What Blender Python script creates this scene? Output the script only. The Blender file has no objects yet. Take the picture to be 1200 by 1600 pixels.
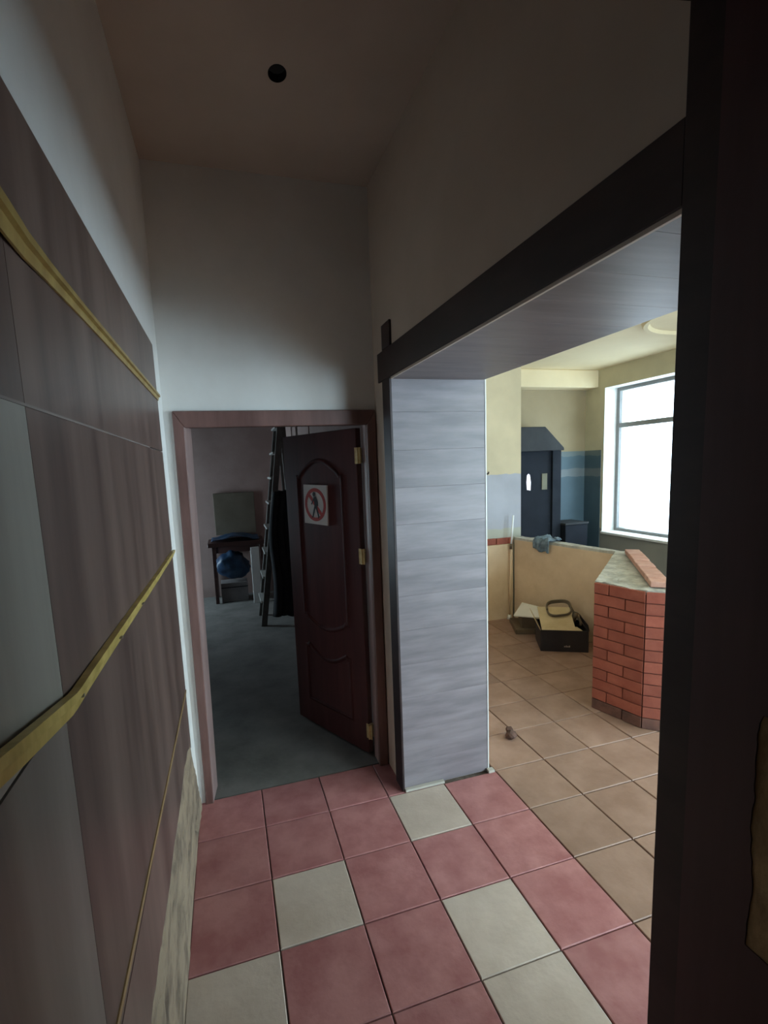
import bpy, bmesh, math, random
from mathutils import Vector, Matrix, noise
random.seed(7)
D = bpy.data
COL = bpy.context.scene.collection
SC = bpy.context.scene

# ------------------------------------------------------------------ camera
cam = D.cameras.new('camera')
cam.sensor_fit = 'AUTO'
cam.sensor_width = 36.0
cam.lens = 746.72 * 36.0 / 1600.0
cam.shift_x = (600 - 571.6) / 1600.0
cam.shift_y = (829.2 - 800) / 1600.0
cam.clip_start = 0.02
camo = D.objects.new('camera', cam)
COL.objects.link(camo)
SC.camera = camo
yaw, pitch, roll = 0.2801, 0.1326, -0.04187
fw = Vector((math.sin(yaw) * math.cos(pitch), math.cos(yaw) * math.cos(pitch), -math.sin(pitch)))
rt = Vector((math.cos(yaw), -math.sin(yaw), 0))
up = rt.cross(fw)
r2 = math.cos(roll) * rt + math.sin(roll) * up
u2 = -math.sin(roll) * rt + math.cos(roll) * up
m3 = Matrix((r2, u2, -fw)).transposed()
camo.matrix_world = Matrix.Translation((0.267, -2.284, 1.789)) @ m3.to_4x4()

# ------------------------------------------------------------------ world, daylight, exposure
world = D.worlds.new('overcast_sky')
SC.world = world
world.use_nodes = True
bg = world.node_tree.nodes['Background']
bg.inputs[0].default_value = (0.66, 0.86, 1.0, 1)
bg.inputs[1].default_value = 18.0
SC.view_settings.view_transform = 'Standard'
SC.view_settings.look = 'None'
SC.view_settings.gamma = 1.0
SC.view_settings.use_curve_mapping = False
SC.view_settings.exposure = 0.0

def portal(loc, rot, sx, sy):
    l = D.lights.new('daylight_portal', 'AREA')
    l.shape = 'RECTANGLE'; l.size = sx; l.size_y = sy
    l.cycles.is_portal = True
    o = D.objects.new('daylight_portal', l)
    o.location = loc; o.rotation_euler = rot
    COL.objects.link(o)
H_ = math.pi / 2
portal((5.46, 2.53, 1.73), (0, H_, 0), 2.0, 1.15)           # window in the far wall of the bright room
portal((5.46, -2.45, 1.55), (0, H_, 0), 2.4, 3.2)          # windows in its near corner
portal((4.15, -4.36, 1.55), (H_, 0, 0), 2.0, 2.4)
portal((-1.66, 4.4, 1.2), (0, -H_, 0), 1.5, .8)           # small window of the store room

# ------------------------------------------------------------------ materials
MATS = {}
def nt(m): return m.node_tree.nodes, m.node_tree.links
def mat(name, c1, c2=None, rough=0.6, scale=(6, 6, 6), detail=5, bump=0.0, bscale=60, metal=0.0,
        spec=0.5, rnd=0.0, lo=0.35, hi=0.65, coat=0.0):
    """two-tone noise colour on object coordinates, optional bump and per-object variation"""
    if name in MATS: return MATS[name]
    m = D.materials.new(name); m.use_nodes = True
    n, l = nt(m); b = n['Principled BSDF']
    b.inputs['Roughness'].default_value = rough
    b.inputs['Metallic'].default_value = metal
    b.inputs['Specular IOR Level'].default_value = spec
    b.inputs['Coat Weight'].default_value = coat
    tc = n.new('ShaderNodeTexCoord')
    src = tc.outputs['Object']
    if rnd:
        oi = n.new('ShaderNodeObjectInfo')
        ad = n.new('ShaderNodeVectorMath'); ad.operation = 'ADD'
        ml = n.new('ShaderNodeMath'); ml.operation = 'MULTIPLY'; ml.inputs[1].default_value = 37.0
        l.new(oi.outputs['Random'], ml.inputs[0])
        l.new(src, ad.inputs[0]); l.new(ml.outputs[0], ad.inputs[1]); src = ad.outputs[0]
    mp = n.new('ShaderNodeMapping'); mp.inputs['Scale'].default_value = scale
    l.new(src, mp.inputs['Vector'])
    nz = n.new('ShaderNodeTexNoise'); nz.inputs['Scale'].default_value = 1.0
    nz.inputs['Detail'].default_value = detail; nz.inputs['Roughness'].default_value = 0.6
    l.new(mp.outputs[0], nz.inputs['Vector'])
    rp = n.new('ShaderNodeValToRGB')
    rp.color_ramp.elements[0].position = lo; rp.color_ramp.elements[1].position = hi
    rp.color_ramp.elements[0].color = (*c1, 1)
    rp.color_ramp.elements[1].color = (*(c2 or c1), 1)
    l.new(nz.outputs['Fac'], rp.inputs['Fac'])
    out = rp.outputs['Color']
    if rnd:
        hs = n.new('ShaderNodeHueSaturation')
        mr = n.new('ShaderNodeMapRange'); mr.inputs['To Min'].default_value = 1 - rnd; mr.inputs['To Max'].default_value = 1 + rnd
        l.new(oi.outputs['Random'], mr.inputs['Value']); l.new(mr.outputs[0], hs.inputs['Value'])
        l.new(out, hs.inputs['Color']); out = hs.outputs['Color']
    l.new(out, b.inputs['Base Color'])
    if bump:
        n2 = n.new('ShaderNodeTexNoise'); n2.inputs['Scale'].default_value = bscale; n2.inputs['Detail'].default_value = 6
        l.new(src, n2.inputs['Vector'])
        bp = n.new('ShaderNodeBump'); bp.inputs['Strength'].default_value = bump; bp.inputs['Distance'].default_value = 0.01
        l.new(n2.outputs['Fac'], bp.inputs['Height']); l.new(bp.outputs[0], b.inputs['Normal'])
    MATS[name] = m
    return m

def band_mat(name, bands, rough=0.7):
    """paint bands by height: list of (z_top, colour); edges are slightly uneven"""
    m = D.materials.new(name); m.use_nodes = True
    n, l = nt(m); b = n['Principled BSDF']; b.inputs['Roughness'].default_value = rough
    tc = n.new('ShaderNodeTexCoord'); sx = n.new('ShaderNodeSeparateXYZ'); l.new(tc.outputs['Object'], sx.inputs[0])
    nz = n.new('ShaderNodeTexNoise'); nz.inputs['Scale'].default_value = 7; nz.inputs['Detail'].default_value = 5
    l.new(tc.outputs['Object'], nz.inputs['Vector'])
    a = n.new('ShaderNodeMath'); a.operation = 'MULTIPLY_ADD'; a.inputs[1].default_value = 0.06
    l.new(nz.outputs['Fac'], a.inputs[0]); l.new(sx.outputs['Z'], a.inputs[2])
    d = n.new('ShaderNodeMath'); d.operation = 'DIVIDE'; d.inputs[1].default_value = 4.0
    l.new(a.outputs[0], d.inputs[0])
    rp = n.new('ShaderNodeValToRGB'); rp.color_ramp.interpolation = 'CONSTANT'
    el = rp.color_ramp.elements
    z0 = 0.0
    for i, (zt, c) in enumerate(bands):
        e = el[0] if i == 0 else el.new((z0 + .03) / 4.0)
        e.color = (*c, 1); z0 = zt
    el.remove(el[len(el) - 1])
    l.new(d.outputs[0], rp.inputs['Fac'])
    n3 = n.new('ShaderNodeTexNoise'); n3.inputs['Scale'].default_value = 3.0; n3.inputs['Detail'].default_value = 6
    l.new(tc.outputs['Object'], n3.inputs['Vector'])
    mr = n.new('ShaderNodeMapRange'); mr.inputs['From Min'].default_value = .3; mr.inputs['From Max'].default_value = .7
    mr.inputs['To Min'].default_value = .86; mr.inputs['To Max'].default_value = 1.05
    l.new(n3.outputs['Fac'], mr.inputs['Value'])
    hs = n.new('ShaderNodeHueSaturation'); l.new(mr.outputs[0], hs.inputs['Value']); l.new(rp.outputs['Color'], hs.inputs['Color'])
    l.new(hs.outputs['Color'], b.inputs['Base Color'])
    return m

M_white = mat('white_wall_paint', (.72, .685, .645), (.80, .77, .735), .75, (2, 2, 2), bump=.08, bscale=30)
M_ceil = mat('dull_ceiling_paint', (.50, .395, .32), (.58, .465, .38), .85, (1.5, 1.5, 1.5), bump=.06, bscale=25)
M_rwall = mat('beige_wall_paint', (.53, .425, .34), (.61, .495, .405), .8, (1.5, 1.5, 1.5), bump=.08, bscale=30)
M_panel = mat('walnut_laminate', (.080, .048, .040), (.155, .100, .083), .38, (9, 9, .8), detail=7, spec=.5, rnd=.12)
M_panel2 = mat('grey_walnut_with_sheen', (.235, .215, .185), (.31, .285, .25), .40, (9, 9, .8), detail=7, spec=.5, rnd=.06)  # lighter near panel, its sheen raised into the colour
M_panel3 = mat('walnut_with_fading_sheen', (.125, .10, .088), (.20, .165, .145), .40, (9, 9, .8), detail=7, spec=.5, rnd=.06)  # row below, the fading sheen mixed into the brown
M_plank = mat('glare_paled_walnut', (.165, .143, .155), (.255, .222, .235), .45, (2.2, 9, 16), detail=7, spec=.5, rnd=.07)  # walnut laminate paled and blued for the glare on the jamb
M_soffit = mat('soffit_sheen_walnut', (.14, .112, .115), (.205, .165, .165), .40, (2.2, 16, 16), detail=7, spec=.5, rnd=.06)  # same laminate, sheen under the header put into a lighter colour
M_edge = mat('pale_edge_band', (.55, .46, .38), (.62, .52, .44), .5)
M_edge2 = mat('cream_edge', (.42, .38, .33), (.50, .46, .40), .6)
M_dark = mat('dark_mahogany_trim', (.022, .012, .013), (.042, .024, .023), .45, (10, 3, 10), detail=6)
M_darkpanel = mat('dark_mahogany_panel', (.055, .024, .026), (.085, .040, .042), .5, (10, 10, 1), detail=6)
M_frame = mat('reddish_frame_wood', (.125, .062, .052), (.20, .105, .09), .42, (14, 14, 2), detail=6)
M_frame2 = mat('lit_lining_wood', (.27, .175, .16), (.37, .25, .23), .40, (14, 14, 2), detail=6)  # frame wood lightened for the light falling on the lining
M_door = mat('mahogany_door_veneer', (.065, .018, .018), (.105, .031, .029), .42, (14, 14, 1.3), detail=6, coat=.12)
M_mould = mat('matt_mahogany_moulding', (.050, .014, .014), (.080, .024, .022), .7, (14, 14, 1.3), detail=6, spec=.25)
M_brass = mat('brass', (.62, .47, .22), (.78, .62, .32), .4, (40, 40, 40), metal=.4, spec=.5)
M_gold = mat('gold_anodised_strip', (.50, .36, .09), (.72, .55, .18), .38, (6, 20, 6), metal=.35)
M_gold2 = mat('tarnished_gold_strip', (.33, .21, .06), (.46, .32, .10), .4, (6, 20, 6), metal=.3)
M_bronze = mat('brown_seam_strip', (.26, .16, .07), (.34, .22, .10), .45, (6, 20, 6))
M_seam = mat('pale_seam_strip', (.19, .15, .135), (.24, .195, .175), .5)
M_steel = mat('steel_screw', (.55, .53, .50), (.65, .63, .6), .3, metal=.9)
M_sand = mat('crumbling_sandy_plaster', (.12, .085, .06), (.29, .215, .145), .95, (5, 6, 9), detail=10, bump=.4, bscale=50, lo=.33, hi=.55)
M_patch = mat('golden_brown_rough_plaster', (.22, .13, .06), (.55, .38, .19), .95, (14, 14, 5), detail=9, bump=.5, bscale=50, lo=.35, hi=.6)
M_red = mat('terracotta_tile', (.33, .118, .116), (.455, .20, .19), .55, (7, 7, 7), bump=.12, bscale=45, rnd=.10)
M_cream = mat('cream_tile', (.47, .375, .31), (.555, .45, .38), .55, (7, 7, 7), bump=.12, bscale=45, rnd=.06)
M_tan = mat('tan_tile', (.27, .158, .110), (.36, .222, .163), .5, (6, 6, 6), bump=.12, bscale=45, rnd=.09)
M_grout = mat('dark_grout', (.075, .055, .045), (.16, .125, .10), .95, (25, 25, 25), bump=.3)
M_conc = mat('dusty_concrete', (.12, .115, .105), (.20, .19, .175), .9, (3, 3, 3), detail=8, bump=.2, bscale=40)
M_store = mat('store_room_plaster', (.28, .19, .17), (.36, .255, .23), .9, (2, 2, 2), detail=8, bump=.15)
M_store2 = mat('bounce_cutting_plaster', (.11, .085, .08), (.15, .12, .11), .9, (2, 2, 2), detail=8)  # unseen walls and ceiling darkened to cut bounced light
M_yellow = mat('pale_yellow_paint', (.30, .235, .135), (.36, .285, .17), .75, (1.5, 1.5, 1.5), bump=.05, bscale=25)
M_yceil = mat('yellow_ceiling_paint', (.76, .63, .40), (.84, .71, .47), .8, (1.2, 1.2, 1.2))
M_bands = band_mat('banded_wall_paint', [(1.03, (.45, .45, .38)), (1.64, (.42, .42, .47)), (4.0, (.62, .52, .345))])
M_winwall = band_mat('window_wall_paint', [(0.80, (.30, .29, .26)), (4.0, (.62, .57, .40))])
M_dado = band_mat('dado_paint_with_flare', [(1.52, (.075, .125, .16)), (1.63, (.17, .20, .215)), (1.80, (.08, .135, .17)), (4.0, (.15, .19, .195))], .6)  # dark blue dado, with bluish lens flare mixed into the colour
M_hood = mat('dark_hood_board', (.030, .032, .036), (.045, .048, .052), .8, (4, 4, 4), spec=.3)
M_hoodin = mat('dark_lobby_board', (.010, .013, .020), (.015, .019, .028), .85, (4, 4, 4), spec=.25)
M_plate = mat('olive_plate', (.13, .12, .07), (.16, .15, .09), .5)  # plain olive colour of the door plate
M_plaster = mat('beige_counter_plaster', (.62, .45, .29), (.75, .57, .39), .85, (2.5, 2.5, 2.5), detail=8, bump=.15, bscale=35)
M_mortar = mat('grey_mortar', (.33, .32, .28), (.55, .53, .47), .95, (10, 10, 10), detail=9, bump=.7, bscale=35)
M_brick = mat('red_brick', (.28, .068, .042), (.37, .105, .066), .8, (8, 8, 8), detail=7, bump=.25, bscale=50, rnd=.14)
M_brickd = mat('dirty_red_brick', (.10, .05, .04), (.20, .09, .065), .9, (8, 8, 8), detail=7, bump=.3, bscale=50, rnd=.14)
M_brick2 = mat('pink_worn_brick', (.48, .24, .18), (.62, .36, .28), .9, (8, 8, 8), detail=7, bump=.4, bscale=50, rnd=.10)
M_joint = mat('brick_joint', (.10, .035, .025), (.15, .055, .04), .95)
M_winframe = mat('grey_window_frame', (.22, .23, .23), (.28, .29, .29), .5)
M_sill = mat('white_sill', (.72, .72, .70), (.80, .80, .78), .5)
M_black = mat('black_plastic', (.012, .010, .013), (.022, .018, .020), .5)
M_void = mat('hole_shade', (.006, .005, .005), (.01, .008, .008), .9)  # near-black colour, the shade inside the ceiling hole painted in
M_card = mat('cardboard', (.50, .37, .20), (.62, .48, .28), .85, (5, 5, 5))
M_whiteb = mat('white_board_face', (.72, .68, .60), (.80, .76, .68), .7, (3, 3, 3))
M_cable = mat('brown_rubber_cable', (.085, .06, .035), (.14, .10, .06), .6)
M_cloth = mat('blue_grey_cloth', (.08, .115, .145), (.18, .24, .285), .95, (18, 18, 18), bump=.5)
M_chip = mat('brown_clay', (.07, .035, .025), (.13, .065, .045), .9, (20, 20, 20), bump=.4)
M_pipe = mat('white_pvc', (.78, .80, .80), (.84, .86, .86), .4)
M_alu = mat('weathered_aluminium', (.12, .11, .10), (.17, .16, .15), .5, (10, 10, 10), metal=.2)
M_tread = mat('pale_aluminium_tread', (.40, .39, .37), (.5, .49, .46), .45, metal=.3)
M_darkcloth = mat('black_cloth', (.010, .010, .012), (.018, .018, .02), .95)
M_blue = mat('blue_plastic_sheet', (.012, .03, .07), (.03, .075, .145), .4, (8, 8, 8))
M_tablew = mat('dark_red_table_wood', (.05, .02, .018), (.08, .035, .03), .5, (2, 12, 12))
M_olive = mat('olive_brown_board', (.10, .08, .055), (.135, .11, .08), .8, (3, 3, 3))
M_grey = mat('grey_carton', (.16, .14, .14), (.21, .19, .185), .9)
M_signw = mat('white_sign_plate', (.72, .68, .66), (.76, .72, .70), .5)
M_signr = mat('red_sign_print', (.48, .045, .04), (.52, .06, .05), .5)
M_signk = mat('black_sign_print', (.012, .011, .012), (.016, .015, .016), .5)

def glass_mat(name='window_glass', tint=(.96, .98, .98, 1)):
    m = D.materials.new(name); m.use_nodes = True
    n, l = nt(m); n.remove(n['Principled BSDF'])
    o = n['Material Output']
    t = n.new('ShaderNodeBsdfTransparent'); t.inputs[0].default_value = tint
    g = n.new('ShaderNodeBsdfGlossy'); g.inputs['Roughness'].default_value = .02
    mx = n.new('ShaderNodeMixShader'); mx.inputs[0].default_value = .06
    l.new(t.outputs[0], mx.inputs[1]); l.new(g.outputs[0], mx.inputs[2])
    l.new(mx.outputs[0], o.inputs['Surface'])
    return m
M_glass = glass_mat()
M_dimglass = glass_mat('dimmed_window_glass', (.66, .66, .66, 1))  # grey tint added to cut the daylight through window_1

# ------------------------------------------------------------------ mesh helpers
def link(name, me, m=None, parent=None, local=False):
    o = D.objects.new(name, me)
    COL.objects.link(o)
    if m is not None and me is not None: 
        if not me.materials: me.materials.append(m)
    if parent is not None:
        o.parent = parent
        if not local:
            o.matrix_parent_inverse = ROOTMAT.get(parent.name, Matrix()).inverted()
    return o
ROOTMAT = {}
def tag(o, label, cat, group=None, kind=None):
    o['label'] = label; o['category'] = cat
    if group: o['group'] = group
    if kind: o['kind'] = kind
    return o
def root(name, loc, label, cat, group=None, kind=None, rot=(0, 0, 0)):
    o = D.objects.new(name, None); COL.objects.link(o)
    o.empty_display_size = .1
    o.location = loc; o.rotation_euler = rot
    from mathutils import Euler
    ROOTMAT[o.name] = Matrix.LocRotScale(Vector(loc), Euler(rot), None)
    return tag(o, label, cat, group, kind)

class MB:
    def __init__(s): s.v = []; s.f = []; s.smooth = False
    def box(s, x0, x1, y0, y1, z0, z1, T=None):
        b = len(s.v)
        p = [(x0, y0, z0), (x1, y0, z0), (x1, y1, z0), (x0, y1, z0), (x0, y0, z1), (x1, y0, z1), (x1, y1, z1), (x0, y1, z1)]
        if T: p = [tuple(T @ Vector(q)) for q in p]
        s.v += p
        s.f += [tuple(b + i for i in q) for q in ((0, 3, 2, 1), (4, 5, 6, 7), (0, 1, 5, 4), (1, 2, 6, 5), (2, 3, 7, 6), (3, 0, 4, 7))]
        return s
    def prism(s, poly, a, b, fn=None):
        """poly in 2-D extruded between a and b; fn(u, v, w) -> xyz"""
        fn = fn or (lambda u, v, w: (u, v, w))
        n = len(poly); k = len(s.v)
        s.v += [fn(u, v, a) for u, v in poly] + [fn(u, v, b) for u, v in poly]
        s.f.append(tuple(k + i for i in reversed(range(n)))); s.f.append(tuple(k + n + i for i in range(n)))
        for i in range(n):
            j = (i + 1) % n; s.f.append((k + i, k + j, k + n + j, k + n + i))
        return s
    def tube(s, pts, r, seg=10, cap=True):
        pts = [Vector(p) for p in pts]; n = len(pts); k = len(s.v)
        rs = r if isinstance(r, (list, tuple)) else [r] * n
        ref = None
        for i, p in enumerate(pts):
            t = (pts[min(i + 1, n - 1)] - pts[max(i - 1, 0)]).normalized()
            if ref is None: ref = t.orthogonal().normalized()
            ref = (ref - t * ref.dot(t)).normalized(); bi = t.cross(ref)
            for q in range(seg):
                a = 2 * math.pi * q / seg
                s.v.append(tuple(p + rs[i] * (math.cos(a) * ref + math.sin(a) * bi)))
        for i in range(n - 1):
            for q in range(seg):
                s.f.append((k + i * seg + q, k + i * seg + (q + 1) % seg, k + (i + 1) * seg + (q + 1) % seg, k + (i + 1) * seg + q))
        if cap:
            s.f.append(tuple(k + q for q in reversed(range(seg)))); s.f.append(tuple(k + (n - 1) * seg + q for q in range(seg)))
        return s
    def grid(s, nu, nv, fn):
        k = len(s.v)
        for i in range(nu + 1):
            for j in range(nv + 1): s.v.append(tuple(fn(i / nu, j / nv)))
        for i in range(nu):
            for j in range(nv):
                a = k + i * (nv + 1) + j; s.f.append((a, a + nv + 1, a + nv + 2, a + 1))
        return s
    def mesh(s, name, bevel=0, smooth=False, seg=1):
        me = D.meshes.new(name); me.from_pydata(s.v, [], s.f); me.validate()
        bm = bmesh.new(); bm.from_mesh(me)
        bmesh.ops.recalc_face_normals(bm, faces=bm.faces)
        if bevel:
            bmesh.ops.bevel(bm, geom=bm.edges[:], offset=bevel, segments=seg, affect='EDGES', profile=.6, clamp_overlap=True)
        if smooth:
            for f in bm.faces: f.smooth = True
        bm.to_mesh(me); bm.free()
        return me
    def build(s, name, m, parent=None, bevel=0, smooth=False, local=False):
        return link(name, s.mesh(name, bevel, smooth), m, parent, local)

def nz(*p): return noise.noise(Vector(p))
STRUCT = 'structure'

# ================================================================== the setting
# ---- floor of the corridor and the bright room: slab with single tiles
T = 0.33
fl = tag(MB().box(-.12, 5.2, -4.2, .31, -.12, -.010).box(1.615, 5.2, .31, 3.46, -.12, -.010).build('floor', M_grout),
         'tiled floor of terracotta, cream and tan squares with dark joints', 'floor', kind=STRUCT)
def tile_mesh(name, w, h):
    g = .0026
    b = MB().box(g - w / 2, w / 2 - g, g - h / 2, h / 2 - g, -.010, 0.0)
    me = b.mesh(name, 0)
    bm = bmesh.new(); bm.from_mesh(me)
    es = [e for e in bm.edges if all(v.co.z > -.001 for v in e.verts)]
    bmesh.ops.bevel(bm, geom=es, offset=.003, segments=1, affect='EDGES')
    bm.to_mesh(me); bm.free()
    return me
tile_red = tile_mesh('tile_red', T, T); tile_cream = tile_mesh('tile_cream', T, T); tile_tan = tile_mesh('tile_tan', T, T)
cut_red = tile_mesh('tile_cut_red', T, .30)
CREAM = {(3, -1), (1, -2), (0, -3), (3, -3), (3, -4), (1, -5), (2, -6), (4, -6)}
def put_tile(me, m, x, y):
    o = link('tile', me, m, fl)
    o.location = (x, y, random.uniform(-.0008, .0006)); o.rotation_euler = (random.uniform(-.002, .002), random.uniform(-.002, .002), random.uniform(-.002, .002))
for k in range(-8, 1):
    for u in range(5):
        if u == 4 and (k >= 0 or k < -5): continue
        if u == 3 and k < -5: continue
        if k == 0: put_tile(cut_red, M_red, (u + .5) * T, .15); continue
        c = (u, k) in CREAM
        put_tile(tile_cream if c else tile_red, M_cream if c else M_red, (u + .5) * T, (k + .5) * T)
for k in range(-12, 8):
    for u in range(5, 15):
        if k >= 7 and u < 9: continue
        if k > 3 and u > 11: continue
        x, y = (u + .5) * T, (k + .5) * T
        if x + T / 2 > 5.2: continue
        put_tile(tile_tan, M_tan, x, y)

# ---- store room floor
tag(MB().box(-1.6, 1.2, .31, 5.0, -.12, -.004).build('floor', M_conc),
    'bare grey concrete floor beyond the open mahogany door', 'floor', kind=STRUCT)

# ---- left corridor wall
wl = tag(MB().box(-.14, 0, -4.3, .29, -.12, 3.4).build('wall_left', M_white),
         'left corridor wall, painted white above the walnut panelling', 'wall', kind=STRUCT)
# panels: rows of sheets, the lowest one with a broken lower edge
PX = .010
rows = [(.80, 1.447), (1.452, 1.891), (1.895, 2.124), (2.128, 2.35)]
for (y0, y1, m) in ((-1.503, .035, M_panel), (-3.3, -1.5045, M_panel2)):
    for (a, b) in rows:
        mm = M_panel if (a > 1.89 or m is M_panel) else (M_panel2 if a > 1.4 else M_panel3)
        MB().box(0, PX, y0, y1, a, b).build('panel', mm, wl)
def bot(y): return .555 + .018 * nz(y * 5, 3, 1) + .012 * nz(y * 17, 1, 2) - (.07 * max(0, (y + .12) / .15))
for (y0, y1, m) in ((-1.503, .035, M_panel), (-3.3, -1.5045, M_panel)):
    n = 40
    ys = [y0 + (y1 - y0) * i / n for i in range(n + 1)]
    seamz = lambda y: .765 - .045 * y if y > -1.5 else .765 + .0675
    poly = [(y, bot(y)) for y in ys] + [(y1, .795), (y0, .795)]
    MB().prism(poly, 0, PX, lambda u, v, w: (w, u, v)).build('panel', m, wl)
MB().box(PX - .002, PX + .0015, -1.5, -.35, 1.8912, 1.8952).build('seam_strip', M_seam, wl)
MB().box(PX - .002, PX + .0015, -3.3, -1.5, 1.8912, 1.8952).build('seam_strip', M_seam, wl)
MB().prism([(-3.3, .855), (-1.5, .828), (.035, .762), (.035, .775), (-1.5, .842), (-3.3, .868)], PX, PX + .003, lambda u, v, w: (w, u, v)).build('seam_strip', M_bronze, wl)
# exposed crumbling plaster under the panels
def ztop(y): return .585 if y < .0 else max(.02, .53 - (y) * 1.95)
def plast(u, v):
    y = -3.2 + 3.46 * u
    z = ztop(y) * v
    d = .007 + .007 * (nz(y * 4, z * 4, 5) + .5) + .003 * nz(y * 25, z * 25, 9)
    hole = nz(y * 9, z * 16, 21)
    if hole > .30: d -= .05 * (hole - .30) / .3
    edge = min(1, v * 8) * min(1, (1 - v) * 6 + .15)
    return (max(.0006, d * edge + .002), y, z)
MB().grid(420, 60, plast).build('plaster_patch', M_sand, wl, smooth=True)

# gold strips on the panelling (each a thing fixed to the wall)
def strip(name, path, w, label, m=None):
    """folded metal strip; path of (y, z, x_off)"""
    r = root(name, (0, path[0][0], path[0][1]), label, 'metal strip', 'gold strips on the walnut panelling')
    prof = [(0, -.5), (.004, -.5), (.006, -.1), (.006, .06), (.013, .12), (.013, .5), (.0, .5)]
    b = MB(); k = len(prof)
    for (y, z, xo, ww) in path:
        for (dx, dz) in prof: b.v.append((PX + xo + dx, y, z + dz * ww))
    for i in range(len(path) - 1):
        for j in range(k):
            jj = (j + 1) % k
            b.f.append((i * k + j, i * k + jj, (i + 1) * k + jj, (i + 1) * k + j))
    b.f.append(tuple(reversed(range(k)))); b.f.append(tuple((len(path) - 1) * k + j for j in range(k)))
    b.build('profile', m or M_gold, r)
    return r
s1 = strip('edge_strip', [(.035, 2.127, 0, .024), (-.6, 2.126, 0, .022), (-1.15, 2.125, 0, .024), (-1.35, 2.124, .001, .029), (-1.45, 2.123, .003, .036), (-1.52, 2.126, .006, .042), (-1.62, 2.135, .008, .044), (-2.2, 2.18, .010, .046)], .03,
           'straight gold metal strip along the top row of the walnut panelling', M_gold2)
s2 = strip('edge_strip', [(.035, 1.436, 0, .028), (-.5, 1.438, 0, .030), (-1.0, 1.442, 0, .032), (-1.40, 1.447, .002, .033), (-1.475, 1.449, .004, .034), (-1.505, 1.453, .006, .034), (-1.69, 1.488, .010, .036), (-2.2, 1.585, .010, .036)], .03,
           'bent gold metal strip with screws at chest height on the walnut panelling')
for (y, z) in ((-1.60, 1.468), (-1.452, 1.446), (-1.15, 1.441), (-.85, 1.438)):
    b = MB(); b.tube([(PX + .006, y, z - .003), (PX + .013, y, z - .003)], [.0042, .003], 10)
    b.build('screw', M_steel, s2)

# ---- end wall with the doorway
we = tag(MB().box(-.12, .062, .29, .41, -.01, 3.4).box(1.05, 1.10, .29, .41, -.01, 3.4).box(.062, 1.05, .29, .41, 2.06, 3.4).build('wall_end', M_white),
         'white corridor end wall around the open doorway', 'wall', kind=STRUCT)
# frame
tr = root('trim_1', (.56, .29, 0), 'reddish brown wooden frame around the open mahogany door', 'door frame', kind=STRUCT)
def casing(poly, name):
    MB().prism(poly, .268, .30, lambda u, v, w: (u, w, v)).build(name, M_frame, tr, bevel=.004)
casing([(.030, 0), (.071, 0), (.094, 2.018), (.042, 2.098)], 'jamb_casing')
casing([(1.084, 0), (1.030, 0), (1.033, 2.018), (1.084, 2.098)], 'jamb_casing')
casing([(.042, 2.098), (.094, 2.018), (1.033, 2.018), (1.084, 2.098)], 'head_casing')
b = MB()                                             # flared lining of the hinge-free jamb
b.v = [(.060, .272, 0), (.0705, .272, 0), (.090, .42, 0), (.060, .42, 0), (.060, .272, 2.03), (.0935, .272, 2.03), (.116, .42, 2.03), (.060, .42, 2.03)]
b.f = [(0, 3, 2, 1), (4, 5, 6, 7), (0, 1, 5, 4), (1, 2, 6, 5), (2, 3, 7, 6), (3, 0, 4, 7)]
b.build('jamb_lining', M_frame2, tr)
MB().box(1.031, 1.05, .30, .38, 0, 2.03).build('jamb_lining', M_frame2, tr, bevel=.002)
MB().box(.108, 1.031, .30, .40, 2.024, 2.055).build('head_lining', M_frame, tr, bevel=.002)
# door leaf (open into the store room)
ang = math.radians(118.1)
dr = root('door_1', (1.0, .395, 0), 'open dark mahogany panel door with arched mouldings', 'door', kind=STRUCT, rot=(0, 0, ang))
# local: x along the leaf from the hinge, +y is the corridor-facing side (towards camera), z up
W_, Hd = .72, 2.012
leaf = MB().box(0, W_, -.04, 0, .012, Hd).build('leaf', M_door, dr, bevel=.003, local=True)
def moulding(outline, wd, h, name):
    n = len(outline); pts = [Vector((a, b)) for a, b in outline]
    area = sum(pts[i].x * pts[(i + 1) % n].y - pts[(i + 1) % n].x * pts[i].y for i in range(n))
    sg = 1 if area > 0 else -1
    b = MB(); prof = [(0, 0), (.25, .8), (.5, 1.0), (.75, .55), (1.0, 0)]
    for i in range(n):
        t1 = (pts[i] - pts[i - 1]).normalized(); t2 = (pts[(i + 1) % n] - pts[i]).normalized()
        n1 = Vector((-t1.y, t1.x)) * sg; n2 = Vector((-t2.y, t2.x)) * sg
        nn = (n1 + n2); nn = nn / max(.35, nn.length_squared / 2)
        for (o_, hh) in prof:
            q = pts[i] + nn * wd * o_; b.v.append((q.x, hh * h - .0005, q.y))
    k = len(prof)
    for i in range(n):
        j = (i + 1) % n
        for q in range(k - 1): b.f.append((i * k + q, i * k + q + 1, j * k + q + 1, j * k + q))
    return b.build(name, M_mould, leaf, smooth=False, local=True)
def eyebrow(x0, x1, z, h, n=14, sgn=1):
    out = [(x0, z), (x0 + .03, z), (x0 + .045, z + .018 * sgn)]
    a0, a1 = x0 + .045, x1 - .045
    for i in range(1, n):
        t = i / n; out.append((a0 + (a1 - a0) * t, z + sgn * (.018 + (h - .018) * math.sin(math.pi * t))))
    return out + [(x1 - .045, z + .018 * sgn), (x1 - .03, z), (x1, z)]
x0, x1 = .125, .595
moulding([(x0, .80), (x1, .80)][::-1][:0] + eyebrow(x0, x1, 1.755, .10) + [(x1, .80)] + list(reversed(eyebrow(x0, x1, .80, .075, sgn=-1)))[1:-1] + [(x0, .80)], .03, .006, 'panel_moulding')
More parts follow.
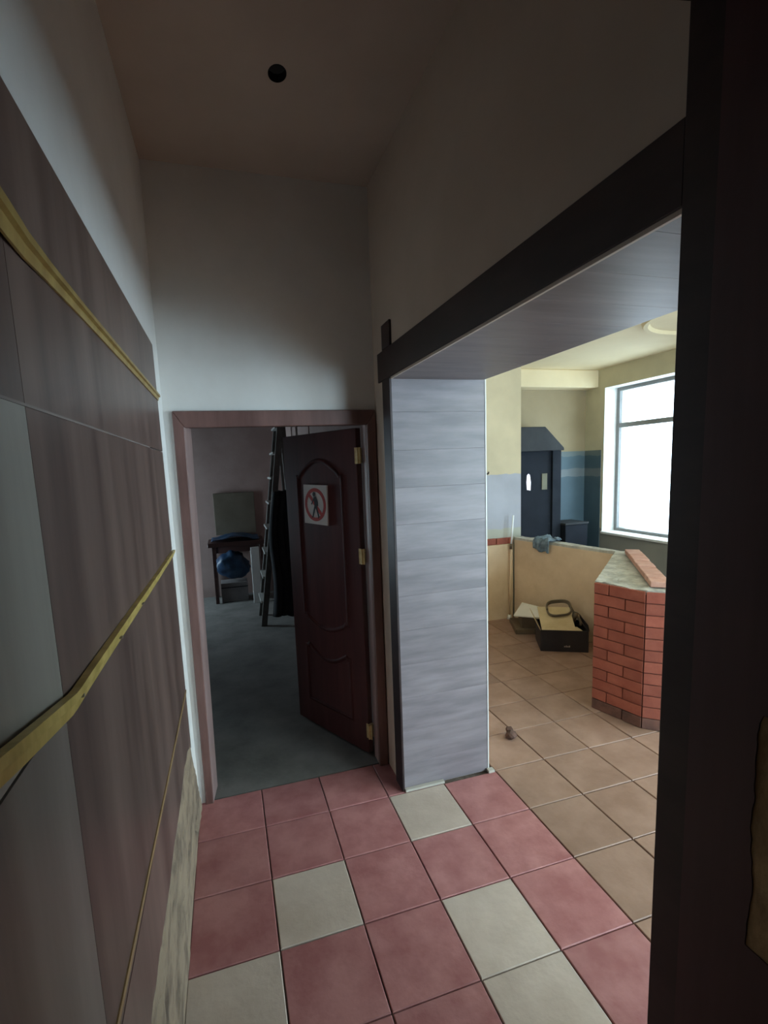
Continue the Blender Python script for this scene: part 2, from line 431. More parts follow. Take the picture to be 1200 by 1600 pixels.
moulding([(x0, .18), (x1, .18), (x1, .60)] + list(reversed(eyebrow(x0, x1, .60, -.06)))[1:-1] + [(x0, .60)], .03, .006, 'panel_moulding')
for zc in (1.855, 1.267, .165):
    h = root_h = MB()
    h.tube([(-.016, .006, zc - .045), (-.016, .006, zc + .045)], .007, 10)
    h.box(-.016, .0, -.03, .002, zc - .042, zc + .042)
    h.box(-.036, .012, .000, .004, zc - .046, zc + .046)
    hg = h.build('hinge', M_brass, dr, local=True)

# ---- wall between corridor and bright room (with the wide opening)
wr = tag(MB().box(1.09, 1.615, .034, 2.42, -.01, 3.4).box(1.09, 1.615, -1.57, .034, 2.229, 3.4)
         .box(1.09, 1.615, -4.3, -1.57, -.01, 3.4).build('wall_right', M_rwall),
         'right corridor wall with a wide opening into the bright room', 'wall', kind=STRUCT)
# laminate planks on the far jamb of the opening
zs = [0.001, .155, .345, .535, .725, .915, 1.105, 1.295, 1.485, 1.675, 1.865, 2.055, 2.2165]
for a, b in zip(zs[:-1], zs[1:]):
    MB().box(1.092, 1.613, .020, .034, a + .0002, b - .0002).build('plank', M_plank, wr, bevel=.0006)
# planks under the header
ys = [.020, -.165, -.355, -.545, -.735, -.925, -1.115, -1.305, -1.495, -1.57]
for a, b in zip(ys[1:], ys[:-1]):
    MB().box(1.092, 1.613, a + .0002, b - .0002, 2.217, 2.229).build('plank', M_soffit, wr, bevel=.0006)
MB().box(1.0895, 1.0925, .0175, .034, 0, 2.217).build('edge_band', M_edge, wr)
MB().box(1.612, 1.6185, .0175, .034, 0, 2.217).build('edge_band', M_sill, wr)
MB().box(1.0845, 1.0925, -1.57, .02, 2.213, 2.2225).build('edge_band', M_edge, wr)
MB().box(1.09, 1.325, -.004, .0195, 0, .014).build('base_strip', M_edge2, wr, bevel=.002)
MB().box(1.60, 1.640, -.012, .0195, 0, .016).build('base_strip', M_edge2, wr, bevel=.002)

t2 = root('trim_2', (1.075, -.7, 0), 'dark mahogany board trim around the wide opening on the right', 'trim', kind=STRUCT)
MB().box(1.079, 1.09, -1.57, .190, 2.2225, 2.368).build('header_board', M_dark, t2, bevel=.002)
MB().box(1.077, 1.09, .008, .118, 0, 2.2225).build('jamb_board', M_dark, t2, bevel=.002)
MB().box(1.077, 1.09, -.012, .105, 2.368, 2.488).build('jamb_board_end', M_dark, t2, bevel=.002)

t3 = root('trim_3', (1.06, -1.6, 0), 'dark upright post and skewed head board framing the near opening', 'trim', kind=STRUCT)
MB().box(1.074, 1.09, -1.640, -1.5715, 0, 3.23).build('post', M_dark, t3, bevel=.003)
hb = MB(); Tm = Matrix.Translation((1.077, -1.568, 0)) @ Matrix.Rotation(math.radians(-9.3), 4, 'Z')
hb.box(-1.07, .010, -.075, -.006, 2.535, 2.72, Tm).build('head_board', M_dark, t3, bevel=.003)
def cutedge(z): return -1.757 - .012 * nz(z * 9, 2, 2) - .008 * nz(z * 31, 5, 2) - .018 * (1.36 - z)
pp = [(-1.640, 0), (-1.640, 3.2), (-3.0, 3.2), (-3.0, 1.365), (-1.765, 1.365)]
pp += [(cutedge(1.36 - i * .01), 1.36 - i * .01) for i in range(1, 43)] + [(-3.0, .935), (-3.0, 0)]
MB().prism(pp, 1.070, 1.09, lambda u, v, w: (w, u, v)).build('side_panel', M_darkpanel, t3)
MB().grid(30, 30, lambda u, v: (1.0722 + .0012 * nz(u * 30, v * 14, 3), -2.9 + 1.155 * u, .925 + .45 * v)).build('plaster_patch', M_patch, t3, smooth=True)

# ---- corridor ceiling with the round hole
def ceiling_with_hole(name, x0, x1, y0, y1, z, cx, cy, rx, ry, m):
    bm = bmesh.new(); n = 24
    ring = [bm.verts.new((cx + rx * math.cos(2 * math.pi * i / n) * (1 + .05 * nz(i, 3, 1)), cy + ry * math.sin(2 * math.pi * i / n) * (1 + .05 * nz(i, 7, 1)), z)) for i in range(n)]
    sq = [bm.verts.new(q) for q in ((x1, y1, z), (x0, y1, z), (x0, y0, z), (x1, y0, z))]
    ed = [bm.edges.new((ring[i], ring[(i + 1) % n])) for i in range(n)] + [bm.edges.new((sq[i], sq[(i + 1) % 4])) for i in range(4)]
    bmesh.ops.triangle_fill(bm, edges=ed, use_beauty=True)
    top = [bm.verts.new((v.co.x, v.co.y, z + .03)) for v in ring]
    for i in range(n): bm.faces.new((ring[i], ring[(i + 1) % n], top[(i + 1) % n], top[i])).material_index = 1
    for f in list(bm.faces):
        if f.normal.z == 0 and False: pass
    sq2 = [bm.verts.new((v.co.x, v.co.y, z + .03)) for v in sq]
    ed2 = [bm.edges.get((top[i], top[(i + 1) % n])) for i in range(n)] + [bm.edges.new((sq2[i], sq2[(i + 1) % 4])) for i in range(4)]
    bmesh.ops.triangle_fill(bm, edges=ed2, use_beauty=True)
    for i in range(4): bm.faces.new((sq[i], sq[(i + 1) % 4], sq2[(i + 1) % 4], sq2[i]))
    bmesh.ops.recalc_face_normals(bm, faces=bm.faces)
    me = D.meshes.new(name); bm.to_mesh(me); bm.free()
    me.materials.append(m); me.materials.append(M_void)
    return link(name, me)
ce = tag(ceiling_with_hole('ceiling', 0, 1.09, -4.2, .29, 3.23, .564, -.331, .034, .043, M_ceil),
         'dim plain corridor ceiling with one round hole', 'ceiling', kind=STRUCT)
b = MB(); b.tube([(.564, -.331, 3.262), (.564, -.331, 3.42)], .06, 20)
b.build('hole_cavity', M_void, ce)
# corridor back wall (behind the camera)
tag(MB().box(-.14, 1.615, -4.4, -4.2, -.12, 3.4).build('wall_back', M_rwall), 'plain corridor wall behind the viewpoint', 'wall', kind=STRUCT)

# ---- bright room
ZC = 2.95
tag(MB().box(1.615, 5.6, -4.4, 3.6, ZC, ZC + .1).build('ceiling', M_yceil), 'pale yellow ceiling of the bright room', 'ceiling', kind=STRUCT)
# back wall pier with painted bands, proud plaster below
wb = tag(MB().box(1.615, 3.462, 2.42, 2.56, -.01, ZC).build('wall_back', M_bands), 'yellow and lavender painted wall pier behind the brick counter', 'wall', kind=STRUCT)
MB().box(1.615, 3.33, 2.372, 2.42, -.01, .862).build('lower_plaster', M_plaster, wb, bevel=.004)
for i in range(8):
    MB().box(1.63 + i * .214, 1.63 + i * .214 + .206, 2.380 + .006 * random.random(), 2.42, .864, .926 + .012 * random.random()).build('brick', M_brick, wb, bevel=.003)
# small hook stain on the pier
b = MB(); b.tube([(3.035, 2.42, 1.655), (3.035, 2.395, 1.66), (3.035, 2.39, 1.68)], .008, 8).build('wall_hook', M_dark, wb)
# alcove: side of the pier to back wall
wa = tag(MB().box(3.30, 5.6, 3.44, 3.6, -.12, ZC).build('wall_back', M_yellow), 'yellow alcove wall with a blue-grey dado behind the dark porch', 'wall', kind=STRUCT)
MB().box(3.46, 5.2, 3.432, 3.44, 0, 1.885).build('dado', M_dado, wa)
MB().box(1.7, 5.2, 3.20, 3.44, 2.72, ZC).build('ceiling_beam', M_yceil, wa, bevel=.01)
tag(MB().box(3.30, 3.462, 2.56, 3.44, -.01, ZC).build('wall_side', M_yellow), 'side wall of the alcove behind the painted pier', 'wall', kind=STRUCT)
# window wall
WY0, WY1, WZ0, WZ1 = 1.98, 3.09, .765, 2.70
b = MB()
for a, c in ((-4.4, -4.05), (-.85, WY0), (WY1, 3.6)): b.box(5.2, 5.6, a, c, -.12, ZC)
for a, c, zl in ((-4.05, -.85, .38), (WY0, WY1, WZ0)): b.box(5.2, 5.6, a, c, -.12, zl).box(5.2, 5.6, a, c, WZ1, ZC)
ww = tag(b.build('wall_window', M_winwall),
         'wall with a tall bright window beside the alcove', 'wall', kind=STRUCT)
MB().box(5.192, 5.2, 3.13, 3.432, 0, 1.885).build('dado', M_dado, ww)
MB().box(5.2, 5.42, WY1 - .004, WY1, WZ0, WZ1).build('reveal', M_sill, ww)
MB().box(5.2, 5.42, WY0, WY0 + .004, WZ0, WZ1).build('reveal', M_sill, ww)
MB().box(5.2, 5.42, WY0, WY1, WZ1 - .004, WZ1).build('reveal', M_sill, ww)
# near wall of the bright room with two windows
b = MB().box(1.615, 5.6, -4.4, -4.2, -.12, .38).box(1.615, 5.6, -4.4, -4.2, 2.70, ZC)
for a, c in ((1.615, 3.15), (5.1, 5.6)): b.box(a, c, -4.4, -4.2, .38, 2.70)
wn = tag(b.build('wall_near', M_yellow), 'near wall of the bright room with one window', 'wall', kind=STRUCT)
MB().box(1.63, 3.10, -4.2, -4.192, 0, 1.885).build('dado', M_dado, wn)  # unseen dado, added to lower the room's ambient light
MB().box(5.192, 5.2, -.80, 1.90, 0, 1.885).build('dado', M_dado, ww)  # unseen stretch, added dark to soak up bounced light
MB().box(1.615, 1.623, -4.19, -1.66, 0, 1.885).build('dado', M_dado, wr)  # also unseen, added to dim the ambient light

def window(name, label, origin, ux, w, z0, z1, depth_dir, transom, glass=None):
    """frame in the plane spanned by ux and z"""
    r = root(name, origin, label, 'window', kind=STRUCT)
    O = Vector(origin); ux = Vector(ux); dd = Vector(depth_dir)
    def bar(n, a0, a1, b0, b1, m=M_winframe, t=.05, off=0, bev=.004):
        p = []
        for (a, bb, d_) in ((a0, b0, off), (a1, b0, off), (a1, b1, off), (a0, b1, off)):
            p.append(O + ux * a + Vector((0, 0, bb)) + dd * d_)
        mb = MB(); mb.v = [tuple(q) for q in p] + [tuple(q + dd * t) for q in p]
        mb.f = [(0, 1, 2, 3), (4, 7, 6, 5), (0, 4, 5, 1), (1, 5, 6, 2), (2, 6, 7, 3), (3, 7, 4, 0)]
        return mb.build(n, m, r, bevel=bev)
    e = .05
    bar('frame_stile', 0, e, z0, z1); bar('frame_stile', w - e, w, z0, z1)
    bar('frame_rail', e, w - e, z0, z0 + e); bar('frame_rail', e, w - e, z1 - e, z1)
    bar('transom', e, w - e, transom - .03, transom + .03)
    bar('mullion', w / 2 - .025, w / 2 + .025, z0 + e, transom - .03) if w > 2 else None
    bar('pane', e, w - e, transom + .03, z1 - e, glass or M_glass, .006, .02, 0)
    bar('pane', e, w - e, z0 + e, transom - .03, glass or M_glass, .006, .02, 0)
    return r
w1 = window('window_1', 'tall overexposed grey-framed window with a white sill', (5.40, WY0, 0), (0, 1, 0), WY1 - WY0, WZ0, WZ1, (1, 0, 0), 2.20, M_dimglass)
MB().box(5.17, 5.40, WY0 - .0, WY1 - .0, WZ0 - .02, WZ0 + .012).build('sill', M_sill, w1, bevel=.005)
window('window_2', 'window in the near wall of the bright room', (3.15, -4.30, 0), (1, 0, 0), 1.95, .38, 2.70, (0, -1, 0), 2.05)
for (a, c) in ((-4.05, -.85),):
    w = window('window_3', 'grey-framed window in the window wall, in the near corner of the bright room', (5.40, a, 0), (0, 1, 0), c - a, .38, WZ1, (1, 0, 0), 2.20)
    MB().box(5.17, 5.42, a - .04, c + .04, .35, .38).build('sill', M_sill, w, bevel=.005)
# ceiling medallion ring
def ring(name, c, R_, w, h, m, parent=None, n=48):
    b = MB(); prof = [(R_ - w / 2, 0), (R_ - w / 4, -h), (R_ + w / 4, -h), (R_ + w / 2, 0)]
    for i in range(n):
        a = 2 * math.pi * i / n
        for (r_, z) in prof: b.v.append((c[0] + r_ * math.cos(a), c[1] + r_ * math.sin(a), c[2] + z))
    for i in range(n):
        j = (i + 1) % n
        for q in range(4): b.f.append((i * 4 + q, i * 4 + (q + 1) % 4, j * 4 + (q + 1) % 4, j * 4 + q))
    return b.build(name, m, parent, smooth=False)
md = tag(ring('ceiling_rose', (4.42, .86, ZC), .62, .07, .03, M_yceil), 'round moulded ring on the yellow ceiling', 'ceiling rose')

# ---- store room shell
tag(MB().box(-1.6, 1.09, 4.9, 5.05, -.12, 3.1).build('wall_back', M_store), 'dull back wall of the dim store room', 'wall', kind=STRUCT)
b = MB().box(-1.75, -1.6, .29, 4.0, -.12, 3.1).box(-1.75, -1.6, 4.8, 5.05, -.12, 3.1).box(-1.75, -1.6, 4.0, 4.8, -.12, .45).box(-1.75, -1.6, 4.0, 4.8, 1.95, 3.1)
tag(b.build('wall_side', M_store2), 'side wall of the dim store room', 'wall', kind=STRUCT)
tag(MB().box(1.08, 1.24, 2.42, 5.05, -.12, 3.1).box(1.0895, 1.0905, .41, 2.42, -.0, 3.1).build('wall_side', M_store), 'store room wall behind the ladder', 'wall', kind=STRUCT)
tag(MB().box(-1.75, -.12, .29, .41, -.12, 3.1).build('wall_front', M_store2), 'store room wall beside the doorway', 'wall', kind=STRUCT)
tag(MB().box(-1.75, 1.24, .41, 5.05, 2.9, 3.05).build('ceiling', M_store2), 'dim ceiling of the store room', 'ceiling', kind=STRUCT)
window('window_4', 'small window of the store room', (-1.67, 4.0, 0), (0, 1, 0), .8, .45, 1.95, (-1, 0, 0), 1.5)

# ================================================================== brick counter
A = Vector((2.677, .402)); B = Vector((2.776, .062)); Cc = Vector((2.90, -.045)); Dd = Vector((3.42, .60)); Oo = Vector((3.735, 1.04))
ct = root('bar_counter', (3.2, .9, 0), 'half-height bar counter of beige plaster ending in a red brick pier', 'counter')
HT = .93
def inset(p, q, d):
    t = (q - p).normalized(); return Vector((-t.y, t.x)) * d    # left of p->q
nAB = inset(A, B, .045); nBC = inset(B, Cc, .045); nCD = inset(Cc, Dd, .045)
core = [(A + nAB + (B - A).normalized() * .0), (B + (nAB + nBC) * .55), (Cc + (nBC + nCD) * .55), (Dd + nCD), Vector((Oo.x, Oo.y)), Vector((3.475, 2.42)), Vector((3.464, 2.42)), Vector((3.464, 2.371)), Vector((3.345, 2.371)),
        Vector((3.62, 1.2)), Vector((2.95, .345))]
MB().prism([tuple(p) for p in core], -.01, .905).build('plaster_body', M_plaster, ct)
# lumpy mortar bed on top
bm = bmesh.new()
top = [A + nAB * .35, B + (nAB + nBC) * .2, Cc + (nBC + nCD) * .2, Dd + nCD * .2, Oo, Vector((3.475, 2.42)), Vector((3.464, 2.42)), Vector((3.464, 2.371)), Vector((3.35, 2.371)), Vector((3.62, 1.2)), Vector((2.94, .33))]
vs = [bm.verts.new((p.x, p.y, HT)) for p in top]
f = bm.faces.new(vs); bmesh.ops.triangulate(bm, faces=[f])
for _ in range(5): bmesh.ops.subdivide_edges(bm, edges=[e for e in bm.edges if e.calc_length() > .03], cuts=1); bmesh.ops.triangulate(bm, faces=bm.faces[:])
ex = bmesh.ops.extrude_face_region(bm, geom=bm.faces[:])
for v in [g for g in ex['geom'] if isinstance(g, bmesh.types.BMVert)]:
    v.co.z = HT + .001 + .008 * nz(v.co.x * 9, v.co.y * 9, 4) + .006 * nz(v.co.x * 28, v.co.y * 28, 8)
for v in bm.verts:
    if abs(v.co.z - HT) < 1e-6: v.co.z = .900
bmesh.ops.recalc_face_normals(bm, faces=bm.faces)
me = D.meshes.new('mortar_bed'); bm.to_mesh(me); bm.free()
link('mortar_bed', me, M_mortar, ct)
# bricks of the pier: 12 courses on three faces, joints recessed
NC = 12; CH = .928 / NC
def brick_row(p, q, z, splits, course):
    d = (q - p); L = d.length; t = d / L; nrm = Vector((t.y, -t.x))   # outward (right of p->q)
    for a, c in zip(splits[:-1], splits[1:]):
        g = .003
        proud = random.uniform(-.0015, .0015)
        pa = p + t * (a * L + g); pc = p + t * (c * L - g)
        ina, inc = pa - nrm * .055, pc - nrm * .055
        if a == 0: ina += t * .025
        if c == 1: inc -= t * .025
        b = MB().prism([tuple(pa + nrm * proud), tuple(pc + nrm * proud), tuple(inc), tuple(ina)], z + .003, z + CH - .003)
        b.build('brick', M_brickd if course == 0 else M_brick, ct, bevel=.0025)
for c in range(NC):
    z = c * CH
    odd = c % 2
    brick_row(A, B, z, [0, .31, 1] if odd else [0, .63, 1], c)
    brick_row(B, Cc, z, [0, 1], c)
    brick_row(Cc, Dd, z, [0, .15, .44, .73, 1] if odd else [0, .29, .58, .87, 1], c)
# joints behind the bricks
jb = [A + nAB * .25, B + (nAB + nBC) * .14, Cc + (nBC + nCD) * .14, Dd + nCD * .25, Dd + nCD * 1.2, Cc + (nBC + nCD) * .7, B + (nAB + nBC) * .7, A + nAB * 1.2]
MB().prism([tuple(p) for p in jb], 0, .905).build('brick_joint', M_joint, ct)
# worn bricks lying along the outer edge of the top
dirn = (Oo - Cc).normalized(); outn = Vector((dirn.y, -dirn.x))
L = (Oo - Cc).length
s = .10
while s + .125 < L:
    p = Cc + dirn * s; q = p + dirn * .115; w0, w1_ = outn * -.012, outn * -.125
    MB().prism([tuple(p + w0), tuple(q + w0), tuple(q + w1_), tuple(p + w1_)], .938, .975 + .008 * random.random()).build('brick', M_brick2, ct, bevel=.004)
    s += .122

# ================================================================== dark porch in the alcove
pq = root('entrance_porch', (4.2, 3.3, 0), 'dark blue-black boarded porch with a sloping hood in the alcove', 'porch')
MB().prism([(3.70, 1.90), (4.60, 1.90), (4.595, 1.935), (4.305, 2.21), (3.70, 2.21)], 3.12, 3.43, lambda u, v, w: (u, w, v)).build('hood', M_hood, pq, bevel=.006)
MB().box(4.45, 4.585, 3.16, 3.43, 0, 1.90).build('side_panel', M_hoodin, pq, bevel=.004)
MB().box(3.70, 3.80, 3.16, 3.43, 0, 1.90).build('side_panel', M_hoodin, pq, bevel=.004)
dl = MB().box(3.80, 4.45, 3.19, 3.23, 0, 1.90).build('door_leaf', M_hoodin, pq, bevel=.004)
MB().box(4.30, 4.385, 3.182, 3.19, 1.39, 1.605).build('door_plate', M_plate, pq, bevel=.003)
em = D.materials.new('lit_slit_window'); em.use_nodes = True
n_, l_ = nt(em); n_['Principled BSDF'].inputs['Base Color'].default_value = (.8, .8, .85, 1)
n_['Principled BSDF'].inputs['Emission Color'].default_value = (.85, .85, 1, 1); n_['Principled BSDF'].inputs['Emission Strength'].default_value = .9
sl = [(4.075, 1.40), (4.125, 1.39), (4.13, 1.50), (4.115, 1.595), (4.095, 1.61), (4.075, 1.59), (4.068, 1.5)]
MB().prism([(x + .0, z) for x, z in sl], 3.182, 3.19, lambda u, v, w: (u, w, v)).build('slit_window', em, pq)

# low dark cupboard beside the porch
lb = root('low_cupboard', (4.78, 3.25, 0), 'low dark cupboard beside the porch under the blue-grey dado', 'cupboard')
MB().box(4.60, 4.96, 3.08, 3.42, .0, .90).build('body', M_hoodin, lb, bevel=.006)
MB().box(4.59, 4.97, 3.07, 3.425, .90, .925).build('top', M_hood, lb, bevel=.004)

# ================================================================== white pipe at the corner
pi = root('water_pipe', (3.262, 2.335, 0), 'thin white pipe standing up in the corner beside the counter', 'pipe')
MB().tube([(3.262, 2.342, .05), (3.272, 2.34, .45), (3.281, 2.336, .84)], .010, 10).build('lower_pipe', M_plaster, pi, smooth=True)
MB().tube([(3.281, 2.336, .86), (3.304, 2.33, 1.19)], .010, 10).build('upper_pipe', M_pipe, pi, smooth=True)
MB().tube([(3.280, 2.337, .81), (3.281, 2.336, .87)], .016, 10).build('coupling', M_cable, pi, smooth=True)
MB().tube([(3.262, 2.342, 0), (3.262, 2.342, .05)], [.030, .018], 12).build('base_fitting', M_whiteb, pi, smooth=True)

# ================================================================== rag on the counter
def rag(u, v):
    a = (u - .5) * .24; bq = (v - .5) * .30
    x = 3.455 + bq * .85 + .25 * a * .2; y = 1.98 + a * .95
    z = .958 + .022 * nz(u * 5, v * 5, 2) + .012 * nz(u * 13, v * 13, 4) + .015 * math.sin(u * 9)
    ed = 3.395 + (2.2 - y) * .09
    if x < ed: z -= min(.13, (ed - x) * 1.6); x = max(x, ed - .016 - .012 * nz(u * 6, v * 6, 1))
    return (x, y, max(z, .82))
rg = MB().grid(26, 26, rag).build('rag', M_cloth, smooth=True)
sm = rg.modifiers.new('thickness', 'SOLIDIFY'); sm.thickness = .008
tag(rg, 'crumpled blue-grey rag lying over the edge of the plaster counter', 'rag')

# ================================================================== open black box with cardboard flaps
bx = root('storage_box', (3.262, 1.468, 0), 'open black box with cardboard flaps on the tan tiles by the counter', 'box', rot=(0, 0, math.radians(-28)))
LX, LY, HB, tk = .21, .17, .205, .010
b = MB().box(-LX, LX, -LY, -LY + tk, 0, HB).box(-LX, LX, LY - tk, LY, 0, HB).box(-LX, -LX + tk, -LY + tk, LY - tk, 0, HB).box(LX - tk, LX, -LY + tk, LY - tk, 0, HB).box(-LX + tk, LX - tk, -LY + tk, LY - tk, 0, .012)
b.build('body', M_black, bx, bevel=.002, local=True)
MB().prism([(-LX + .01, HB), (.10, HB), (.10, HB + .004), (-LX + .01, HB + .004)], -LY + .002, LY - .03, lambda u, v, w: (u, w, v + (w + LY) * .42)).build('flap', M_card, bx, local=True)
MB().prism([(-LX, -LY), (-LX, LY), (-LX - .005, LY), (-LX - .005, -LY)], HB - .0, HB + .10, lambda u, v, w: (u - (w - HB) * .5, v + (w - HB) * .25, w)).build('flap', M_card, bx, local=True)
MB().prism([(.10, -LY + .002), (.155, -LY + .002), (.13, -LY + .10), (.10, -LY + .10)], HB + .001, HB + .006, lambda u, v, w: (u, v, w)).build('flap', M_card, bx, local=True)
MB().prism([(LX, -LY), (LX, LY), (LX + .005, LY), (LX + .005, -LY)], HB, HB + .06, lambda u, v, w: (u - (w - HB) * .2, v, w)).build('flap', M_black, bx, local=True)
for i in range(4):
    MB().box(-.002 + i * .014, .008 + i * .014, -LY - .001, -LY + .001, .045, .058 + .004 * (i % 2)).build('print_mark', M_steel, bx, local=True)

# cable coil lying on the box
pts = []
cx, cy, cz = 3.30, 1.55, .30
for i in range(90):
    a = 2 * math.pi * i / 36
    rr = .125 + .008 * math.sin(i * .7)
    px_, py_ = cx + rr * math.cos(a), cy + rr * .8 * math.sin(a)
    ly = math.sin(math.radians(28)) * (px_ - 3.262) + math.cos(math.radians(28)) * (py_ - 1.468)      # height of the sloping flap below the cable
    pts.append((px_, py_, .205 + max(0, ly + .17) * .42 + .015 + .010 * (i / 36)))
cb = root('cable_coil', (cx, cy, .22), 'loop of brown cable lying on top of the open black box', 'cable')
MB().tube(pts, .008, 8).build('loop', M_cable, cb, smooth=True)
pts2 = [pts[0], (3.43, 1.49, .29), (3.435, 1.44, .26), (3.42, 1.39, .24), (3.40, 1.37, .21)]
MB().tube(pts2, .012, 8).build('cable_end', M_cable, cb, smooth=True)
b = MB(); b.tube([(3.39, 1.47, .20), (3.42, 1.455, .31)], [.02, .03], 10).build('connector', M_cable, cb, smooth=True)

# white board and dark slab leaning in the corner
bd = MB().prism([(3.08, 1.985), (3.33, 2.20), (3.36, 1.92), (3.20, 1.70)], 0, .012, lambda u, v, w: (u, v, w + .175 + (u - 3.08) * .25 - (v - 1.7) * .05))
tag(bd.build('offcut_board', M_whiteb), 'white triangular board offcut resting on the dark slab behind the black box', 'board')
ds = root('dark_slab', (3.2, 2.0, 0), 'dark slab on the floor under the white board offcut', 'slab')
MB().box(-.11, .11, -.20, .20, 0, .05, Matrix.Translation((3.22, 2.02, 0)) @ Matrix.Rotation(math.radians(-24), 4, 'Z')).build('slab', M_cable, ds, bevel=.004)
MB().box(-.07, .07, -.10, .12, .05, .165, Matrix.Translation((3.235, 1.97, 0)) @ Matrix.Rotation(math.radians(-24), 4, 'Z')).build('block', M_cable, ds, bevel=.004)

# chip of brick on the floor
ch = root('brick_chip', (1.925, .262, 0), 'small brown broken chip lying on a tan tile by the column', 'debris')
bm = bmesh.new(); bmesh.ops.create_icosphere(bm, subdivisions=2, radius=.036)
for v in bm.verts:
    v.co *= 1 + .35 * nz(v.co.x * 40, v.co.y * 40, v.co.z * 40 + 3)
    v.co.z *= .75; v.co.x *= 1.05; v.co += Vector((1.925, .262, .024))
    v.co.z = max(v.co.z, .0)
me = D.meshes.new('chip'); bm.to_mesh(me); bm.free()
link('chip', me, M_chip, ch)
MB().prism([(1.905, .285), (1.945, .275), (1.955, .315), (1.92, .322)], .028, .055, lambda u, v, w: (u, v - (w - .028) * .4, w)).build('shard', M_chip, ch, bevel=.004)

# ================================================================== prohibition sign on the door
def on_leaf(s, z, out): 
    return Vector((1.0, .395, 0)) + Vector((math.cos(ang) * s - math.sin(ang) * out * 1.0, math.sin(ang) * s + math.cos(ang) * out, z))
sg = root('prohibition_sign', (1.0, .395, 0), 'white square sign with a red no-pedestrians symbol on the mahogany door', 'sign', rot=(0, 0, ang))
sc_, zc_ = .392, 1.563
tilt = .03
def S(u, v, w):     # sign plane: u to the right as seen from the corridor, v up, w out of the door
    uu = u * math.cos(tilt) + v * math.sin(tilt); vv = -u * math.sin(tilt) + v * math.cos(tilt)
    return (sc_ - uu, w + .007, zc_ + vv)
MB().prism([(-.118, -.126), (.118, -.126), (.118, .126), (-.118, .126)], -.0072, .002, S).build('plate', M_signw, sg, local=True)
b = MB(); n = 48; R1, R2 = .106, .083
for i in range(n):
    a = 2 * math.pi * i / n
    for r_ in (R1, R2):
        for w in (.002, .0032): b.v.append(S(r_ * math.cos(a), r_ * math.sin(a), w))
for i in range(n):
    j = (i + 1) % n
    for q in ((0, 1), (1, 3), (3, 2), (2, 0)): b.f.append((i * 4 + q[0], i * 4 + q[1], j * 4 + q[1], j * 4 + q[0]))
b.build('red_ring', M_signr, sg, local=True)
c45 = math.sqrt(.5)
MB().prism([(-.086 * c45 - .008, .086 * c45 - .008), (.086 * c45 - .008, -.086 * c45 - .008), (.086 * c45 + .008, -.086 * c45 + .008), (-.086 * c45 + .008, .086 * c45 + .008)], .002, .0031, S).build('red_bar', M_signr, sg, local=True)
fg = MB()
fg.prism([(-.010 + .014 * math.cos(2 * math.pi * i / 14), .066 + .015 * math.sin(2 * math.pi * i / 14)) for i in range(14)], .002, .0036, S)
def limb(p, q, w0, w1):
    p, q = Vector(p), Vector(q); t = (q - p).normalized(); nn = Vector((-t.y, t.x))
    fg.prism([tuple(p + nn * w0), tuple(p - nn * w0), tuple(q - nn * w1), tuple(q + nn * w1)], .002, .0036, S)
limb((-.003, .050), (.006, -.008), .013, .012)
limb((.004, -.002), (-.012, -.036), .009, .007); limb((-.012, -.036), (-.026, -.080), .007, .006); limb((-.026, -.080), (-.036, -.082), .005, .004)
limb((.006, -.002), (.020, -.040), .009, .007); limb((.020, -.040), (.034, -.080), .007, .006); limb((.034, -.080), (.024, -.084), .005, .004)
limb((-.006, .044), (-.026, .018), .006, .005); limb((-.026, .018), (-.038, .000), .005, .004)
limb((.006, .044), (.022, .020), .006, .005); limb((.022, .020), (.024, -.008), .005, .004)
fg.build('pedestrian_figure', M_signk, sg, local=True)

# ================================================================== store room things
ld = root('step_ladder', (.74, 3.45, 0), 'weathered aluminium ladder leaning behind the open door', 'ladder')
def rail(y, x0, x1, z1, nm):
    b = MB(); dx = x1 - x0
    b.v = []
    for (z) in (0, z1):
        x = x0 + dx * z / z1
        b.v += [(x - .034, y - .02, z), (x + .034, y - .02, z), (x + .034, y + .02, z), (x - .034, y + .02, z)]
    b.f = [(3, 2, 1, 0), (4, 5, 6, 7), (0, 1, 5, 4), (1, 2, 6, 5), (2, 3, 7, 6), (3, 0, 4, 7)]
    return b.build(nm, M_alu, ld, bevel=.003)
rail(3.25, .575, .925, 2.42, 'rail'); rail(3.68, .575, .925, 2.42, 'rail')
for i in range(8):
    z = .28 + i * .285; x = .575 + .35 * z / 2.42
    MB().box(x - .060, x + .030, 3.255, 3.675, z - .012, z + .012).build('tread', M_tread, ld, bevel=.003)
rail(3.30, 1.02, .93, 2.40, 'back_rail'); rail(3.63, 1.02, .93, 2.40, 'back_rail')
MB().box(.88, .99, 3.20, 3.73, 2.42, 2.45).build('top_cap', M_alu, ld, bevel=.004)

def hang(u, v):
    y = 3.10 + .10 * u + .012 * math.sin(v * 20 + u * 3)
    x = .72 + .30 * v + .02 * math.sin(u * 7)
    z = .14 + 1.42 * u + .03 * nz(v * 5, 1, 2)
    w = 1 - .35 * max(0, u - .6)
    x = .92 + (x - .92) * w + .06 * (u - .5)
    return (x - .02, y + .02 * math.sin(v * 26), z)
cl = MB().grid(30, 30, hang).build('hanging_coat', M_darkcloth, smooth=True)
sm = cl.modifiers.new('thickness', 'SOLIDIFY'); sm.thickness = .03
tag(cl, 'black coat hanging off the ladder behind the door', 'coat')

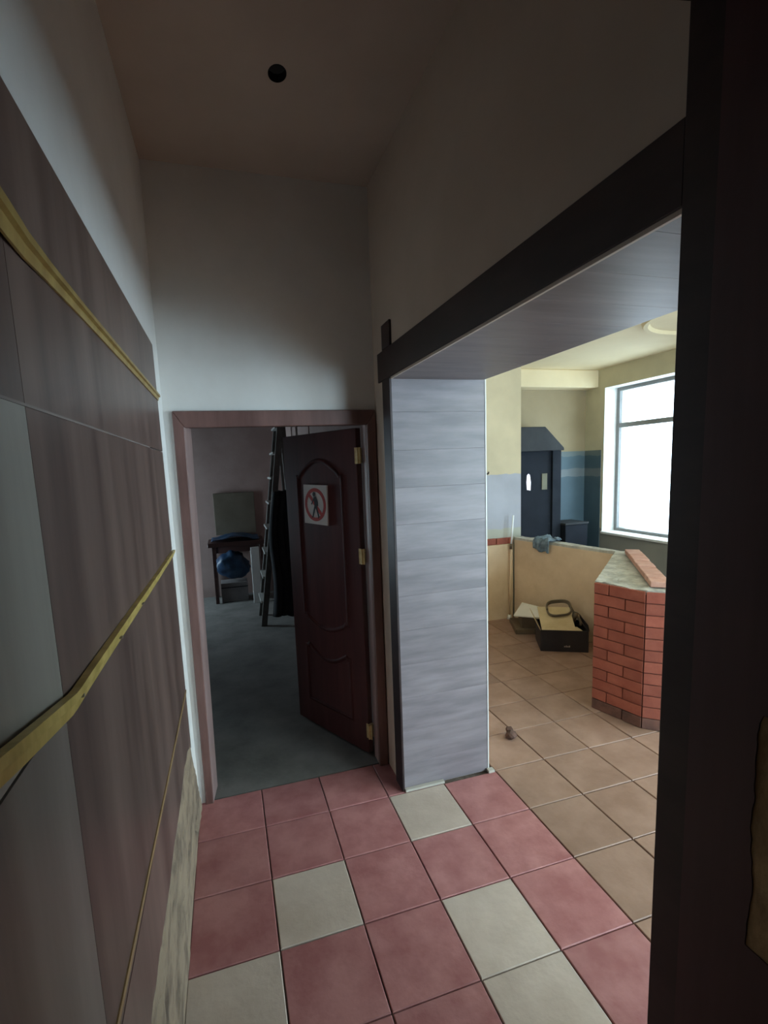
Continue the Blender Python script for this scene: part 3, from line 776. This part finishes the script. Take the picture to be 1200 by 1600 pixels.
tb = root('side_table', (.34, 4.65, 0), 'dark red wooden table against the store room back wall', 'table')
MB().box(-.03, .72, 4.42, 4.88, .79, .85).build('table_top', M_tablew, tb, bevel=.006)
for x in (.02, .655):
    for y in (4.45, 4.83): MB().box(x, x + .045, y, y + .04, 0, .79).build('leg', M_tablew, tb, bevel=.003)
MB().box(.065, .655, 4.84, 4.86, .64, .79).build('apron', M_tablew, tb)
def sheet(u, v):
    y = 4.43 + .42 * v; x = .02 + .64 * u
    z = .858 + .05 * math.sin(math.pi * u) ** 2 + .025 * nz(u * 5, v * 4, 3) + .02
    return (x, y, max(z, .856))
sh = MB().grid(24, 16, sheet).build('plastic_sheet', M_blue, smooth=True); sm = sh.modifiers.new('thickness', 'SOLIDIFY'); sm.thickness = .006
tag(sh, 'crumpled dark blue plastic sheet on the red table', 'sheet')
# blue bag below the table
bm = bmesh.new(); bmesh.ops.create_icosphere(bm, subdivisions=4, radius=1)
for v in bm.verts:
    d = 1 + .20 * nz(v.co.x * 1.8, v.co.y * 1.8, v.co.z * 1.8) + .08 * nz(v.co.x * 7, v.co.y * 7, v.co.z * 7)
    v.co = Vector((.29 + v.co.x * d * (.23 - .06 * v.co.z), 4.60 + v.co.y * d * .13, .512 + v.co.z * d * .19 - .03 * v.co.x))
for f_ in bm.faces: f_.smooth = True
me = D.meshes.new('sack'); bm.to_mesh(me); bm.free()
tag(link('plastic_sack', me, M_blue), 'dark blue plastic sack sitting on the grey carton under the table', 'sack')
gb = root('carton', (.28, 4.58, 0), 'closed grey carton on the floor under the red table', 'carton')
MB().box(.10, .46, 4.48, 4.74, 0, .27).build('body', M_grey, gb, bevel=.004)
MB().box(.10, .46, 4.477, 4.48, .20, .215).build('tape', M_black, gb)
tag(MB().box(-.285, .285, -.012, .012, 0, .60, Matrix.Translation((.365, 4.872, .90))).build('square_board', M_olive, bevel=.004),
    'square olive-brown board standing on the table against the wall', 'board')
pb = MB().prism([(.52, 0), (.63, 0), (.64, .76), (.525, .76)], 4.30, 4.33, lambda u, v, w: (u, w + v * .1, v))
tag(pb.build('white_plank', M_sill, bevel=.003), 'white plank leaning against the red table next to the ladder', 'plank')
tag(MB().box(1.02, 1.13, 4.86, 4.90, 2.40, 2.60).build('bright_spot_block', M_sill, bevel=.006), 'white block standing in for a bright spot above the open door', 'bright spot')  # made-up block in place of a small bright spot
